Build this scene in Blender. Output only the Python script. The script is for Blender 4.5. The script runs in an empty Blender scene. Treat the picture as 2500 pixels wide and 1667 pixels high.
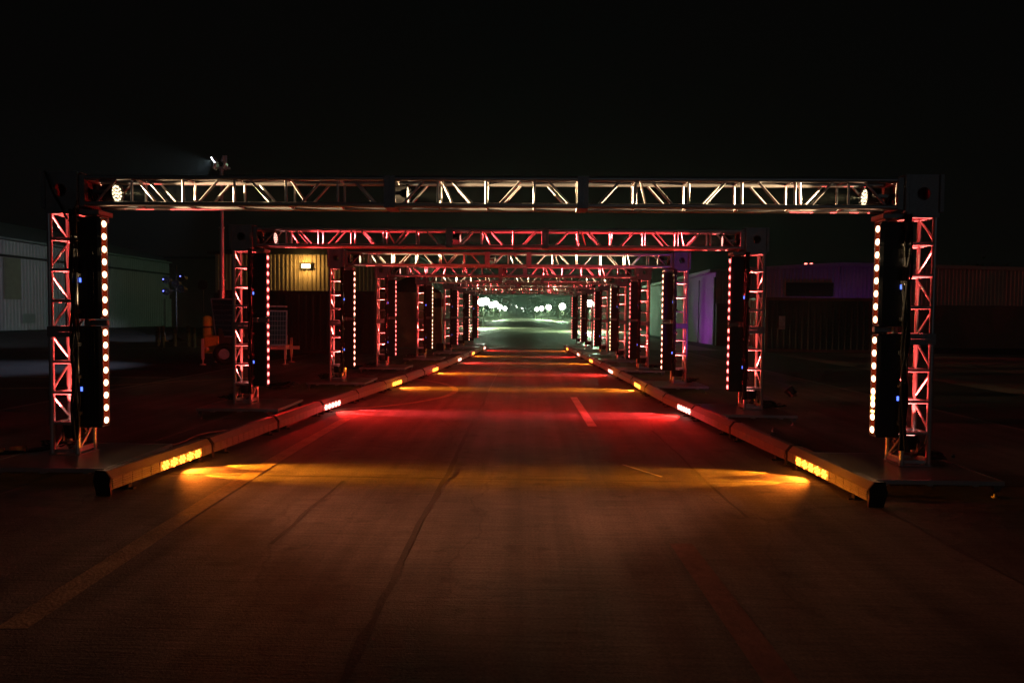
import bpy, bmesh, math, random
from mathutils import Vector, Matrix
random.seed(7)
R = math.radians
sc = bpy.context.scene
COL = sc.collection

# ------------------------------------------------------------------ camera
FPX, PITCH, YAW, ROLL, CAMH = 1678.6, 2.1847, 1.1749, 0.531, 1.576
cam = bpy.data.cameras.new('camera'); camo = bpy.data.objects.new('camera', cam); COL.objects.link(camo)
cam.sensor_fit = 'HORIZONTAL'; cam.sensor_width = 36.0; cam.lens = FPX / 2500 * 36
cam.clip_start = 0.05; cam.clip_end = 3000
p, y_, r_ = R(PITCH), R(YAW), R(ROLL)
fw = Vector((-math.sin(y_) * math.cos(p), math.cos(y_) * math.cos(p), -math.sin(p)))
rt = Vector((math.cos(y_), math.sin(y_), 0)); up = rt.cross(fw)
rt2 = rt * math.cos(r_) + up * math.sin(r_); up2 = -rt * math.sin(r_) + up * math.cos(r_)
camo.matrix_world = Matrix(((rt2.x, up2.x, -fw.x, 0), (rt2.y, up2.y, -fw.y, 0), (rt2.z, up2.z, -fw.z, CAMH), (0, 0, 0, 1)))
sc.camera = camo
# ------------------------------------------------------------------ world: night sky
w = bpy.data.worlds.new('World'); sc.world = w; w.use_nodes = True
nt = w.node_tree; nt.nodes.clear()
sky = nt.nodes.new('ShaderNodeTexSky'); sky.sky_type = 'NISHITA'; sky.sun_disc = False
sky.sun_elevation = R(-6); sky.sun_rotation = R(200)
bg = nt.nodes.new('ShaderNodeBackground'); bg.inputs['Strength'].default_value = 0.05
bg0 = nt.nodes.new('ShaderNodeBackground'); bg0.inputs['Color'].default_value = (.0011, .0011, .0011, 1)   # town glow on the night air
add = nt.nodes.new('ShaderNodeAddShader'); wo = nt.nodes.new('ShaderNodeOutputWorld')
nt.links.new(sky.outputs[0], bg.inputs[0]); nt.links.new(bg.outputs[0], add.inputs[0]); nt.links.new(bg0.outputs[0], add.inputs[1])
nt.links.new(add.outputs[0], wo.inputs[0])
# faint light of the night sky and town from behind the camera
sun = bpy.data.lights.new('night_glow', 'SUN'); sun.energy = 0.018; sun.angle = R(25); sun.color = (.86, .94, 1)
suno = bpy.data.objects.new('night_glow', sun); COL.objects.link(suno)
suno.rotation_euler = Vector((-.16, .94, -.24)).to_track_quat('-Z', 'Y').to_euler()
# ------------------------------------------------------------------ picture
sc.view_settings.view_transform = 'Standard'; sc.view_settings.look = 'None'
sc.view_settings.exposure = 0.0; sc.view_settings.gamma = 1.0; sc.view_settings.use_curve_mapping = False
sc.render.engine = 'CYCLES'
cy = sc.cycles
cy.use_denoising = True; cy.use_light_tree = True; cy.use_adaptive_sampling = True; cy.adaptive_threshold = 0.02
cy.max_bounces = 5; cy.diffuse_bounces = 2; cy.glossy_bounces = 3; cy.transmission_bounces = 2; cy.volume_bounces = 0; cy.transparent_max_bounces = 4
cy.sample_clamp_indirect = 3.0; cy.sample_clamp_direct = 0.0
cy.caustics_reflective = False; cy.caustics_refractive = False; cy.blur_glossy = 1.0
# light powers (one place to tune)
PW = dict(beam=190, col=230, block=290, batten=110, street=26000, pack=100, tower=8000, violet=420)
LENS_E = 9.0
HAZE = 0.0009

# ================================================================== materials
def principled(name, col, rough=.6, metal=0.0, spec=.5, noise=None, bump=None, emit=None, estr=0.0, var=0.0, stretch=None):
    m = bpy.data.materials.new(name); m.use_nodes = True
    n = m.node_tree.nodes; L = m.node_tree.links; b = n['Principled BSDF']
    b.inputs['Base Color'].default_value = (*col, 1); b.inputs['Roughness'].default_value = rough
    b.inputs['Metallic'].default_value = metal; b.inputs['Specular IOR Level'].default_value = spec
    if emit:
        b.inputs['Emission Color'].default_value = (*emit, 1); b.inputs['Emission Strength'].default_value = estr
    if noise or bump or var:
        tc = n.new('ShaderNodeTexCoord'); mp = n.new('ShaderNodeMapping'); L.new(tc.outputs['Object'], mp.inputs[0])
        if stretch: mp.inputs['Scale'].default_value = stretch
    cur = None
    if noise:
        sc_, amt = noise
        t1 = n.new('ShaderNodeTexNoise'); t1.inputs['Scale'].default_value = sc_; t1.inputs['Detail'].default_value = 8; t1.inputs['Roughness'].default_value = .65
        t2 = n.new('ShaderNodeTexNoise'); t2.inputs['Scale'].default_value = sc_ * 9; t2.inputs['Detail'].default_value = 4
        L.new(mp.outputs[0], t1.inputs[0]); L.new(mp.outputs[0], t2.inputs[0])
        mx = n.new('ShaderNodeMix'); mx.data_type = 'FLOAT'; mx.inputs[0].default_value = .35
        L.new(t1.outputs[0], mx.inputs[2]); L.new(t2.outputs[0], mx.inputs[3])
        mr = n.new('ShaderNodeMapRange'); mr.inputs[1].default_value = .3; mr.inputs[2].default_value = .7
        mr.inputs[3].default_value = 1 - amt; mr.inputs[4].default_value = 1 + amt
        L.new(mx.outputs[0], mr.inputs[0]); cur = mr.outputs[0]
        rr = n.new('ShaderNodeMapRange'); rr.inputs[1].default_value = .3; rr.inputs[2].default_value = .7
        rr.inputs[3].default_value = max(.05, rough - .13); rr.inputs[4].default_value = min(1, rough + .13)
        L.new(t1.outputs[0], rr.inputs[0]); L.new(rr.outputs[0], b.inputs['Roughness'])
    if var:
        oi = n.new('ShaderNodeObjectInfo'); mv = n.new('ShaderNodeMapRange')
        mv.inputs[3].default_value = 1 - var; mv.inputs[4].default_value = 1 + var
        L.new(oi.outputs['Random'], mv.inputs[0])
        if cur is not None:
            mm = n.new('ShaderNodeMath'); mm.operation = 'MULTIPLY'; L.new(cur, mm.inputs[0]); L.new(mv.outputs[0], mm.inputs[1]); cur = mm.outputs[0]
        else: cur = mv.outputs[0]
    if cur is not None:
        vm = n.new('ShaderNodeVectorMath'); vm.operation = 'SCALE'; vm.inputs[0].default_value = col
        L.new(cur, vm.inputs['Scale']); L.new(vm.outputs[0], b.inputs['Base Color'])
    if bump:
        bs, bd = bump
        tb = n.new('ShaderNodeTexNoise'); tb.inputs['Scale'].default_value = bs; tb.inputs['Detail'].default_value = 5
        L.new(mp.outputs[0], tb.inputs[0])
        bn = n.new('ShaderNodeBump'); bn.inputs['Strength'].default_value = bd; bn.inputs['Distance'].default_value = .01
        L.new(tb.outputs[0], bn.inputs['Height']); L.new(bn.outputs[0], b.inputs['Normal'])
    return m
def emitter(name, col, s, sample='AUTO'):
    m = bpy.data.materials.new(name); m.use_nodes = True
    n = m.node_tree.nodes; n.clear(); e = n.new('ShaderNodeEmission'); o = n.new('ShaderNodeOutputMaterial')
    e.inputs[0].default_value = (*col, 1); e.inputs[1].default_value = s
    m.node_tree.links.new(e.outputs[0], o.inputs[0]); m.cycles.emission_sampling = sample
    return m

def paving(name):
    m = bpy.data.materials.new(name); m.use_nodes = True; n = m.node_tree.nodes; L = m.node_tree.links; b = n['Principled BSDF']
    geo = n.new('ShaderNodeNewGeometry'); oi = n.new('ShaderNodeObjectInfo')
    def mp(scale):
        q = n.new('ShaderNodeMapping'); q.inputs['Scale'].default_value = scale; L.new(geo.outputs['Position'], q.inputs[0]); return q.outputs[0]
    def noise(vec, sc_, det=6, ro=.6):
        t = n.new('ShaderNodeTexNoise'); t.inputs['Scale'].default_value = sc_; t.inputs['Detail'].default_value = det; t.inputs['Roughness'].default_value = ro; L.new(vec, t.inputs[0]); return t.outputs[0]
    def rng(x, a, b_, c, d):
        q = n.new('ShaderNodeMapRange'); q.inputs[1].default_value = a; q.inputs[2].default_value = b_; q.inputs[3].default_value = c; q.inputs[4].default_value = d; L.new(x, q.inputs[0]); return q.outputs[0]
    def mul(x, y):
        q = n.new('ShaderNodeMath'); q.operation = 'MULTIPLY'; L.new(x, q.inputs[0]); L.new(y, q.inputs[1]); return q.outputs[0]
    big = rng(noise(mp((1, 1, 1)), .55, 7, .62), .32, .68, .55, 1.35)            # stains
    broom = rng(noise(mp((.9, 14, 1)), 2.2, 5, .6), .3, .7, .78, 1.22)           # broomed finish across the road
    tyre = rng(noise(mp((2.6, .07, 1)), 1.1, 4, .55), .36, .62, .66, 1.1)        # wheel wear along the road
    grit = rng(noise(mp((1, 1, 1)), 55, 3, .6), .3, .7, .72, 1.28)
    spot = rng(noise(mp((1, 1, 1)), 3.4, 3, .5), .60, .70, 1.0, .72)             # oil spots
    vor = n.new('ShaderNodeTexVoronoi'); vor.feature = 'DISTANCE_TO_EDGE'; vor.inputs['Scale'].default_value = .42
    wa = n.new('ShaderNodeMapping'); L.new(geo.outputs['Position'], wa.inputs[0]); nz = n.new('ShaderNodeTexNoise'); nz.inputs['Scale'].default_value = 1.6; nz.inputs['Detail'].default_value = 6; L.new(geo.outputs['Position'], nz.inputs[0])
    ad = n.new('ShaderNodeVectorMath'); ad.operation = 'MULTIPLY_ADD'; ad.inputs[1].default_value = (.5, .5, 0); L.new(nz.outputs['Color'], ad.inputs[0]); L.new(wa.outputs[0], ad.inputs[2]); L.new(ad.outputs[0], vor.inputs['Vector'])
    crack = rng(vor.outputs['Distance'], .0, .006, .78, 1.0)
    rv = rng(oi.outputs['Random'], 0, 1, .93, 1.07)
    tot = mul(mul(mul(big, broom), mul(tyre, grit)), mul(mul(crack, rv), spot))
    vm = n.new('ShaderNodeVectorMath'); vm.operation = 'SCALE'; vm.inputs[0].default_value = (.185, .170, .155); L.new(tot, vm.inputs['Scale']); L.new(vm.outputs[0], b.inputs['Base Color'])
    L.new(rng(big, .55, 1.35, .62, .82), b.inputs['Roughness']); b.inputs['Specular IOR Level'].default_value = .3
    h1 = noise(mp((1, 1, 1)), 70, 4, .65); h2 = noise(mp((.9, 14, 1)), 4, 4, .6)
    ah = n.new('ShaderNodeMath'); ah.operation = 'ADD'; L.new(h1, ah.inputs[0]); L.new(h2, ah.inputs[1])
    bn = n.new('ShaderNodeBump'); bn.inputs['Strength'].default_value = .55; bn.inputs['Distance'].default_value = .01; L.new(ah.outputs[0], bn.inputs['Height']); L.new(bn.outputs[0], b.inputs['Normal'])
    return m
WARM = (1.0, .66, .34); RED = (1.0, .055, .06); PINK = (1.0, .16, .12); AMBER = (1.0, .27, .012)
M = {}
M['alu'] = principled('aluminium', (.58, .58, .60), .38, .85, noise=(9, .22), bump=(60, .06), var=.08)
M['aluplate'] = principled('aluminium_plate', (.34, .35, .37), .5, .6, noise=(7, .3), bump=(40, .08))
M['black'] = principled('black_housing', (.014, .014, .015), .45, 0, .5, noise=(12, .3))
M['rubber'] = principled('rubber', (.010, .010, .010), .6, 0, .35, noise=(20, .3))
M['cable_sheen'] = principled('cable_sheen_grey', (.30, .26, .23), .4, 0, .5)  # cable colour lightened to grey for the light it reflects
M['concrete'] = paving('concrete_slab')
M['asphalt'] = principled('asphalt', (.055, .052, .05), .72, 0, .35, noise=(.35, .45), bump=(45, .5))
M['farroad'] = principled('road_asphalt', (.24, .235, .19), .5, 0, .5, noise=(.25, .4), bump=(25, .3), stretch=(1.5, .25, 1))
M['apron'] = principled('apron_concrete', (.33, .27, .22), .7, 0, .3, noise=(.3, .35), bump=(30, .3))
M['yellow_paint'] = principled('worn_yellow_paint', (.34, .27, .18), .7, 0, .3, noise=(3.5, .6), bump=(60, .55))
M['white_paint'] = principled('worn_white_paint', (.58, .56, .52), .7, 0, .3, noise=(4, .6), bump=(60, .55))
M['red_reflection'] = principled('painted_red_reflection', (.21, .115, .10), .7, 0, .3, noise=(2.2, .5), bump=(60, .55))  # red light reflected off the paving, put in as a colour
M['deck'] = principled('platform_deck', (.21, .175, .15), .30, .15, .6)
M['steel'] = principled('steel_frame', (.22, .22, .23), .42, .8, noise=(12, .3))
M['hangar'] = principled('hangar_siding', (.48, .47, .47), .5, 0, .4, noise=(.6, .16), var=.05)
M['hangar_roof'] = principled('hangar_roof_sheet', (.36, .40, .38), .5, .1, .4, noise=(.5, .2))
M['shutter'] = principled('olive_shutter', (.30, .30, .22), .6, noise=(2, .2))
M['dark_trim'] = principled('dark_trim', (.035, .036, .036), .6, noise=(3, .3))
M['beige'] = principled('beige_siding', (.48, .38, .24), .5, 0, .4, noise=(1.2, .15), var=.05)
M['brownwall'] = principled('brown_rendered_wall', (.20, .135, .105), .8, 0, .2, noise=(.8, .25), bump=(15, .3))
M['greywall'] = principled('grey_wall', (.15, .13, .115), .8, 0, .2, noise=(.8, .25))
M['container_d'] = principled('container_paint', (.045, .043, .04), .6, 0, .35, noise=(1.5, .35))
M['container_redlit'] = principled('container_end_redlit', (.19, .075, .06), .6, 0, .35, noise=(1.5, .35))  # red light on the road-facing end, put into the colour of end and frame
M['fence'] = principled('black_drape', (.022, .02, .018), .85, 0, .2, noise=(2, .3), bump=(6, .4))
M['wallwhite'] = principled('pale_wall', (.55, .5, .5), .75, 0, .25, noise=(.7, .12), bump=(12, .2))
M['siding_r'] = principled('tan_siding', (.40, .32, .27), .55, 0, .35, noise=(.8, .2))
M['tarp'] = principled('tan_tarp', (.40, .29, .17), .7, 0, .3, noise=(2.5, .25), bump=(3, .8))
M['tent_roof'] = principled('black_tent_roof', (.02, .02, .02), .8, 0, .2, noise=(4, .3))
M['yellow'] = principled('safety_yellow', (.62, .42, .04), .5, noise=(5, .3))
M['post'] = principled('weathered_post', (.11, .085, .05), .7, noise=(5, .3))
M['trailer'] = principled('trailer_paint', (.5, .46, .44), .5, .1, noise=(4, .25))
M['solar'] = principled('solar_cell', (.012, .012, .02), .22, 0, .5)
M['silver'] = principled('silver_frame', (.55, .55, .56), .4, .7)
M['rim'] = principled('wheel_rim', (.5, .5, .58), .4, .4, noise=(10, .2))
M['orange'] = principled('orange_pole', (.55, .22, .06), .6, noise=(5, .2))
M['signred'] = principled('sign_red', (.40, .05, .05), .5, noise=(5, .2))
M['signgrey'] = principled('sign_back', (.05, .025, .027), .55, noise=(5, .2))
M['leaf'] = principled('leaf', (.022, .036, .014), .7, 0, .25, var=.2)
M['bark'] = principled('bark', (.07, .05, .035), .9, noise=(5, .3))
M['carpaint'] = principled('car_paint', (.03, .028, .03), .3, 0, .5)
M['glass'] = principled('dark_glass', (.01, .01, .012), .1, 0, .6)
M['ledface'] = principled('led_grille', (.30, .28, .27), .5, 0, .4, noise=(14, .2))
M['hood'] = principled('led_hood', (.22, .20, .20), .5, .1, .4, noise=(9, .25))
# horizontal louvre relief on the led grille
def louvre(m, f):
    n = m.node_tree.nodes; L = m.node_tree.links; b = n['Principled BSDF']
    tc = n.new('ShaderNodeTexCoord'); wv = n.new('ShaderNodeTexWave'); wv.wave_type = 'BANDS'; wv.bands_direction = 'Z'
    wv.inputs['Scale'].default_value = f
    L.new(tc.outputs['Object'], wv.inputs[0]); bn = n.new('ShaderNodeBump'); bn.inputs['Strength'].default_value = .9; bn.inputs['Distance'].default_value = .006
    L.new(wv.outputs['Fac'], bn.inputs['Height']); L.new(bn.outputs[0], b.inputs['Normal'])
louvre(M['ledface'], 16)
M['e_warm'] = emitter('lens_warm', (1, .50, .26), LENS_E)
M['e_white'] = emitter('lens_white', (1, .34, .22), LENS_E)
M['e_red'] = emitter('lens_red', (1, .11, .10), LENS_E)
M['e_amber'] = emitter('lens_amber', (1, .48, .06), 30)
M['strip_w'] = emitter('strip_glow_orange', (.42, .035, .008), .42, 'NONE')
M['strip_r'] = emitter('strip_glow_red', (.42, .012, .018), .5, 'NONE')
M['e_blue'] = emitter('display_blue', (.08, .16, 1), 3.0, 'NONE')
M['cell_warm'] = emitter('cell_warm', (1, .78, .46), 2.4, 'NONE')
M['cell_red'] = emitter('cell_red', (1, .42, .33), 2.4, 'NONE')
M['cell_amber'] = emitter('cell_amber', (1, .22, .022), 8, 'NONE')
M['cell_pink'] = emitter('cell_pink', (1, .36, .30), 5, 'NONE')
M['cell_violet_assumed'] = emitter('cell_violet_assumed', (.3, .05, 1), 6, 'NONE')  # glowing cells of the assumed violet par cans
M['globe'] = emitter('street_globe', (.95, 1, .84), 30, 'NONE')
M['pack'] = emitter('wall_pack_lens', (1, .66, .22), 14, 'NONE')
M['towerled'] = emitter('tower_led', (.82, .88, 1), 14, 'NONE')
M['e_tinyred'] = emitter('obstruction_red', (1, .12, .1), 8, 'NONE')
M['e_tinywhite'] = emitter('far_lamp_white', (1, .97, .9), 10, 'NONE')
M['e_tinyblue'] = emitter('far_lamp_and_glint_blue', (.12, .14, 1), 8, 'NONE')  # blue marker lamps, and the painted glints on the light stand

# ================================================================== mesh helpers
class MB:
    def __init__(s): s.v = []; s.f = []; s.smooth = []
    def add(s, vs, fs, smooth=False):
        o = len(s.v); s.v += [tuple(v) for v in vs]
        for f in fs: s.f.append(tuple(i + o for i in f)); s.smooth.append(smooth)
        return s
    def box(s, c, d, rot=None, bev=0.0):
        c = Vector(c); hx, hy, hz = d[0] / 2, d[1] / 2, d[2] / 2
        if bev > 0:
            b = min(bev, hx * .45, hy * .45, hz * .45); vs = []
            for sx in (-1, 1):
                for sy in (-1, 1):
                    for sz in (-1, 1):
                        vs += [Vector((sx * hx, sy * (hy - b), sz * (hz - b))), Vector((sx * (hx - b), sy * hy, sz * (hz - b))), Vector((sx * (hx - b), sy * (hy - b), sz * hz))]
            bm = bmesh.new(); [bm.verts.new(v) for v in vs]
            bmesh.ops.convex_hull(bm, input=bm.verts); bm.verts.index_update()
            vs2 = [v.co.copy() for v in bm.verts]; fs = [tuple(v.index for v in f.verts) for f in bm.faces]; bm.free()
            vs = vs2
        else:
            vs = [Vector((sx * hx, sy * hy, sz * hz)) for sx in (-1, 1) for sy in (-1, 1) for sz in (-1, 1)]
            fs = [(0, 1, 3, 2), (4, 6, 7, 5), (0, 4, 5, 1), (2, 3, 7, 6), (0, 2, 6, 4), (1, 5, 7, 3)]
        if rot is not None: vs = [rot @ v for v in vs]
        return s.add([v + c for v in vs], fs)
    def cyl(s, a, b, r, n=10, r2=None, cap=True):
        a, b = Vector(a), Vector(b); d = (b - a).normalized(); r2 = r if r2 is None else r2
        u = d.orthogonal().normalized(); w_ = d.cross(u); vs = []
        for q, rr in ((a, r), (b, r2)):
            for i in range(n):
                t = 2 * math.pi * i / n; vs.append(q + u * (math.cos(t) * rr) + w_ * (math.sin(t) * rr))
        s.add(vs, [(i, (i + 1) % n, n + (i + 1) % n, n + i) for i in range(n)], True)
        if cap:
            s.add(vs[:n], [tuple(reversed(range(n)))]); s.add(vs[n:], [tuple(range(n))])
        return s
    def tube(s, pts, r, n=6):
        pts = [Vector(q) for q in pts]; rings = []; u = None
        for i, q in enumerate(pts):
            d = (pts[min(i + 1, len(pts) - 1)] - pts[max(i - 1, 0)])
            if d.length < 1e-6: d = Vector((0, 0, 1))
            d.normalize()
            if u is None: u = d.orthogonal().normalized()
            u = (u - d * u.dot(d)); u = u.normalized() if u.length > 1e-5 else d.orthogonal().normalized()
            w_ = d.cross(u)
            rings += [q + u * (math.cos(2 * math.pi * k / n) * r) + w_ * (math.sin(2 * math.pi * k / n) * r) for k in range(n)]
        fs = []
        for i in range(len(pts) - 1):
            for k in range(n): fs.append((i * n + k, i * n + (k + 1) % n, (i + 1) * n + (k + 1) % n, (i + 1) * n + k))
        s.add(rings, fs, True); m = len(pts) * n
        s.add(rings[:n], [tuple(reversed(range(n)))]); s.add(rings[m - n:], [tuple(range(n))])
        return s
    def sphere(s, c, r, nu=10, nv=7, sz=1.0):
        c = Vector(c); vs = [c + Vector((0, 0, r * sz))]
        for j in range(1, nv):
            t = math.pi * j / nv
            for i in range(nu):
                a = 2 * math.pi * i / nu; vs.append(c + Vector((math.sin(t) * math.cos(a) * r, math.sin(t) * math.sin(a) * r, math.cos(t) * r * sz)))
        vs.append(c - Vector((0, 0, r * sz))); fs = []
        for i in range(nu): fs.append((0, 1 + i, 1 + (i + 1) % nu))
        for j in range(nv - 2):
            for i in range(nu): fs.append((1 + j * nu + i, 1 + (j + 1) * nu + i, 1 + (j + 1) * nu + (i + 1) % nu, 1 + j * nu + (i + 1) % nu))
        e = len(vs) - 1; o = 1 + (nv - 2) * nu
        for i in range(nu): fs.append((e, o + (i + 1) % nu, o + i))
        return s.add(vs, fs, True)
    def prism(s, prof, y0, y1, axis='y'):
        n = len(prof)
        def P(q, y): return (q[0], y, q[1]) if axis == 'y' else (y, q[0], q[1])
        vs = [P(q, y0) for q in prof] + [P(q, y1) for q in prof]
        fs = [(i, (i + 1) % n, n + (i + 1) % n, n + i) for i in range(n)] + [tuple(reversed(range(n))), tuple(range(n, 2 * n))]
        return s.add(vs, fs)
    def mesh(s, name, m):
        me = bpy.data.meshes.new(name); me.from_pydata(s.v, [], s.f); me.materials.append(M[m] if isinstance(m, str) else m)
        me.polygons.foreach_set('use_smooth', s.smooth)
        bm = bmesh.new(); bm.from_mesh(me); bmesh.ops.recalc_face_normals(bm, faces=bm.faces); bm.to_mesh(me); bm.free()
        me.update(); return me
    def build(s, name, m, parent=None, loc=None, label=None):
        return ob(name, s.mesh(name, m), parent, loc, label=label)
def ob(name, me, parent=None, loc=None, rot=None, mat=None, label=None):
    o = bpy.data.objects.new(name, me); COL.objects.link(o)
    if parent is not None: o.parent = parent
    if mat is not None: o.matrix_local = mat
    else:
        if loc is not None: o.location = loc
        if rot is not None: o.rotation_euler = rot
    if label: o['label'] = label
    return o
def thing(name, label, cat, loc=(0, 0, 0), rz=0.0, group=None):
    o = bpy.data.objects.new(name, None); COL.objects.link(o); o.empty_display_size = .1
    o.location = loc; o.rotation_euler = (0, 0, rz); return tag(o, label, cat, group)
def tag(o, label=None, cat=None, group=None, kind=None):
    if label: o['label'] = label
    if cat: o['category'] = cat
    if group: o['group'] = group
    if kind: o['kind'] = kind
    return o
def lamp(name, kind, parent, loc, target, power, col, size=60, blend=.5, radius=0.0):
    l = bpy.data.lights.new(name, kind); l.energy = power; l.color = col; l.shadow_soft_size = radius
    if kind == 'SPOT': l.spot_size = R(size); l.spot_blend = blend
    o = bpy.data.objects.new(name, l); COL.objects.link(o); o.parent = parent; o.location = loc
    if target is not None: o.rotation_euler = (Vector(target) - Vector(loc)).to_track_quat('-Z', 'Y').to_euler()
    return o
_tb = {}
def stick(name, parent, a, b, r, n=8, m='alu'):
    """a straight tube between two points: one shared mesh, stretched"""
    k = (n, m)
    if k not in _tb: _tb[k] = MB().cyl((0, 0, 0), (0, 0, 1), 1, n).mesh('tube', m)
    a, b = Vector(a), Vector(b); d = b - a
    q = d.to_track_quat('Z', 'Y')
    mt = Matrix.Translation(a) @ q.to_matrix().to_4x4() @ Matrix.Diagonal((r, r, d.length, 1))
    return ob(name, _tb[k], parent, mat=mt)
def interp(tab, y):
    if y <= tab[0][0]: i = 0
    else:
        i = len(tab) - 2
        for k in range(len(tab) - 1):
            if tab[k][0] <= y <= tab[k + 1][0]: i = k; break
    (a, xa), (b, xb) = tab[i], tab[i + 1]
    return xa + (xb - xa) * (y - a) / (b - a)

# ================================================================== ground and road
o = MB().add([(-450, -40, -.006), (450, -40, -.006), (450, 900, -.006), (-450, 900, -.006)], [(0, 1, 2, 3)]).build('ground', 'asphalt'); tag(o, kind='structure')
road = MB().add([(-8.4, -12, -.003), (7.2, -12, -.003), (7.2, 32.69, -.003), (-8.4, 32.69, -.003)], [(0, 1, 2, 3)]).build('road', 'farroad'); tag(road, kind='structure')
fr = MB().add([(-7.8, 32.70, -.002), (9.2, 32.70, -.002), (12, 420, -.002), (-9, 420, -.002)], [(0, 1, 2, 3)]).build('far_road', 'farroad'); tag(fr, kind='structure')
xs = [-8.3, -4.52, -.77, 2.98, 7.1]; ys = [-6.5 + 6.53 * k for k in range(7)]
for i in range(4):
    for j in range(6):
        g = .0025; x0, x1, y0, y1 = xs[i] + g, xs[i + 1] - g, ys[j] + g, ys[j + 1] - g
        dz = random.uniform(0, .0025); cx, cyy = (x0 + x1) / 2, (y0 + y1) / 2
        MB().box((0, 0, -.012), (x1 - x0, y1 - y0, .03), bev=.008).build('concrete_slab', 'concrete', road, (cx, cyy, dz - .004))
def strip(name, pts, wd, m, lab, z=.003):
    b = MB(); pts = [Vector((*q, z)) for q in pts]; vs = []
    for i, q in enumerate(pts):
        d = (pts[min(i + 1, len(pts) - 1)] - pts[max(i - 1, 0)]).normalized(); nrm = Vector((-d.y, d.x, 0)) * wd / 2
        vs += [q + nrm, q - nrm]
    o = b.add(vs, [(2 * i, 2 * i + 1, 2 * i + 3, 2 * i + 2) for i in range(len(pts) - 1)]).build(name, m)
    return tag(o, kind='structure')
strip('lane_line', [(-2.54, 3.3), (-2.62, 5), (-2.68, 7), (-2.69, 8.6)], .16, 'yellow_paint', '')
strip('lane_line', [(-2.69, 8.61), (-2.69, 10.2)], .15, 'yellow_paint', '')
arc = [(-5.0 + 3.55 * math.cos(t), 14 + 3.4 * math.sin(t)) for t in [R(-75 + 150 * k / 28) for k in range(29)]]
strip('curved_line', arc, .12, 'yellow_paint', '')
strip('dash_line', [(.93, 13.3), (.96, 9.8)], .13, 'white_paint', '')
strip('short_line', [(1.04, 7.28), (1.35, 6.74)], .03, 'white_paint', '')
strip('red_reflection_strip', [(1.13, 2.4), (1.09, 4.75)], .16, 'red_reflection', '')  # strip painted in for the red light reflected on the road
strip('lot_line', [(-30, 15.6), (-11.6, 16.14), (-8.5, 16.3)], .07, 'white_paint', '')
strip('lot_line', [(-30, 25), (-19, 27), (-12.4, 33.5)], .12, 'yellow_paint', '')
strip('lot_line', [(-14, 12.6), (-9.3, 14.0), (-6.4, 16.8)], .16, 'yellow_paint', '')
def tar(x, y0, y1, wd, seed, along='y'):
    rd = random.Random(seed); b = MB(); n_ = int(abs(y1 - y0) / .22); vs = []; off = 0
    for i in range(n_ + 1):
        t = y0 + (y1 - y0) * i / n_; off = off * .8 + rd.uniform(-.012, .012); w_ = wd * rd.uniform(.45, 1.2) / 2
        vs += [(x + off - w_, t, .0026), (x + off + w_, t, .0026)] if along == 'y' else [(t, x + off - w_, .0026), (t, x + off + w_, .0026)]
    o = b.add(vs, [(2 * i, 2 * i + 1, 2 * i + 3, 2 * i + 2) for i in range(n_)]).build('tar_seal', 'tar'); tag(o, kind='structure')
M['tar'] = principled('tar_seal', (.105, .095, .087), .75, 0, .3, noise=(4, .4), bump=(50, .5))
tar(-.775, 1.5, 14, .055, 1); tar(2.975, 2, 9, .05, 2); tar(-1.72, 4.6, 6.4, .035, 3); tar(6.56, -.7, 3.0, .035, 4, 'x'); tar(6.57, -4.4, -.9, .03, 5, 'x'); tar(1.75, 5.4, 9.5, .03, 6)
ap = MB().add([(10.3, 9, -.002), (60, 3, -.002), (60, 31.3, -.002), (10.7, 31.3, -.002)], [(0, 1, 2, 3)]).build('concrete_apron', 'apron'); tag(ap, kind='structure')

# ================================================================== truss arches
ORD = ['widest', 'second-widest', 'third-widest', 'fourth-widest', 'fifth-widest', 'sixth-widest', 'second-narrowest', 'narrowest']
SIDE = {-1: 'light-tower side', 1: 'container side'}
YP = [6.70 + .13, 10.67 + .13, 14.68 + .13, 18.69 + .13, 22.6 + .13, 26.3 + .13, 30.3 + .13, 33.9 + .13]
LB = [7.97, 7.58, 6.98, 6.76, 6.24, 5.62, 5.3, 5.02]
XC = [-.40, -.46, -.40, -.38, -.17, -.02, -.06, -.07]
Z0 = .15; CH = 2.44; T = .305; HC = .127
CR, BR = .0245, .0125
WARMP = [True, False, True, False, True, False, True, False]
_fl = {}
def flange_frame(axis, t=.052):
    """square end frame of a truss section in the plane across `axis`"""
    b = MB(); h = T / 2 + .001; wd = .052
    for s in (-1, 1):
        for (c, d) in (((0, s * (h - wd / 2)), (2 * h, wd)), ((s * (h - wd / 2), 0), (wd, 2 * (h - wd)))):
            if axis == 'x': b.box((0, c[0], c[1]), (t, d[0], d[1]))
            else: b.box((c[0], c[1], 0), (d[0], d[1], t))
    return b
FOOTRING = MB().box((-HC, 0, -.012), (.03, 2 * HC, .02)).mesh('foot_bar', 'alu')
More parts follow.
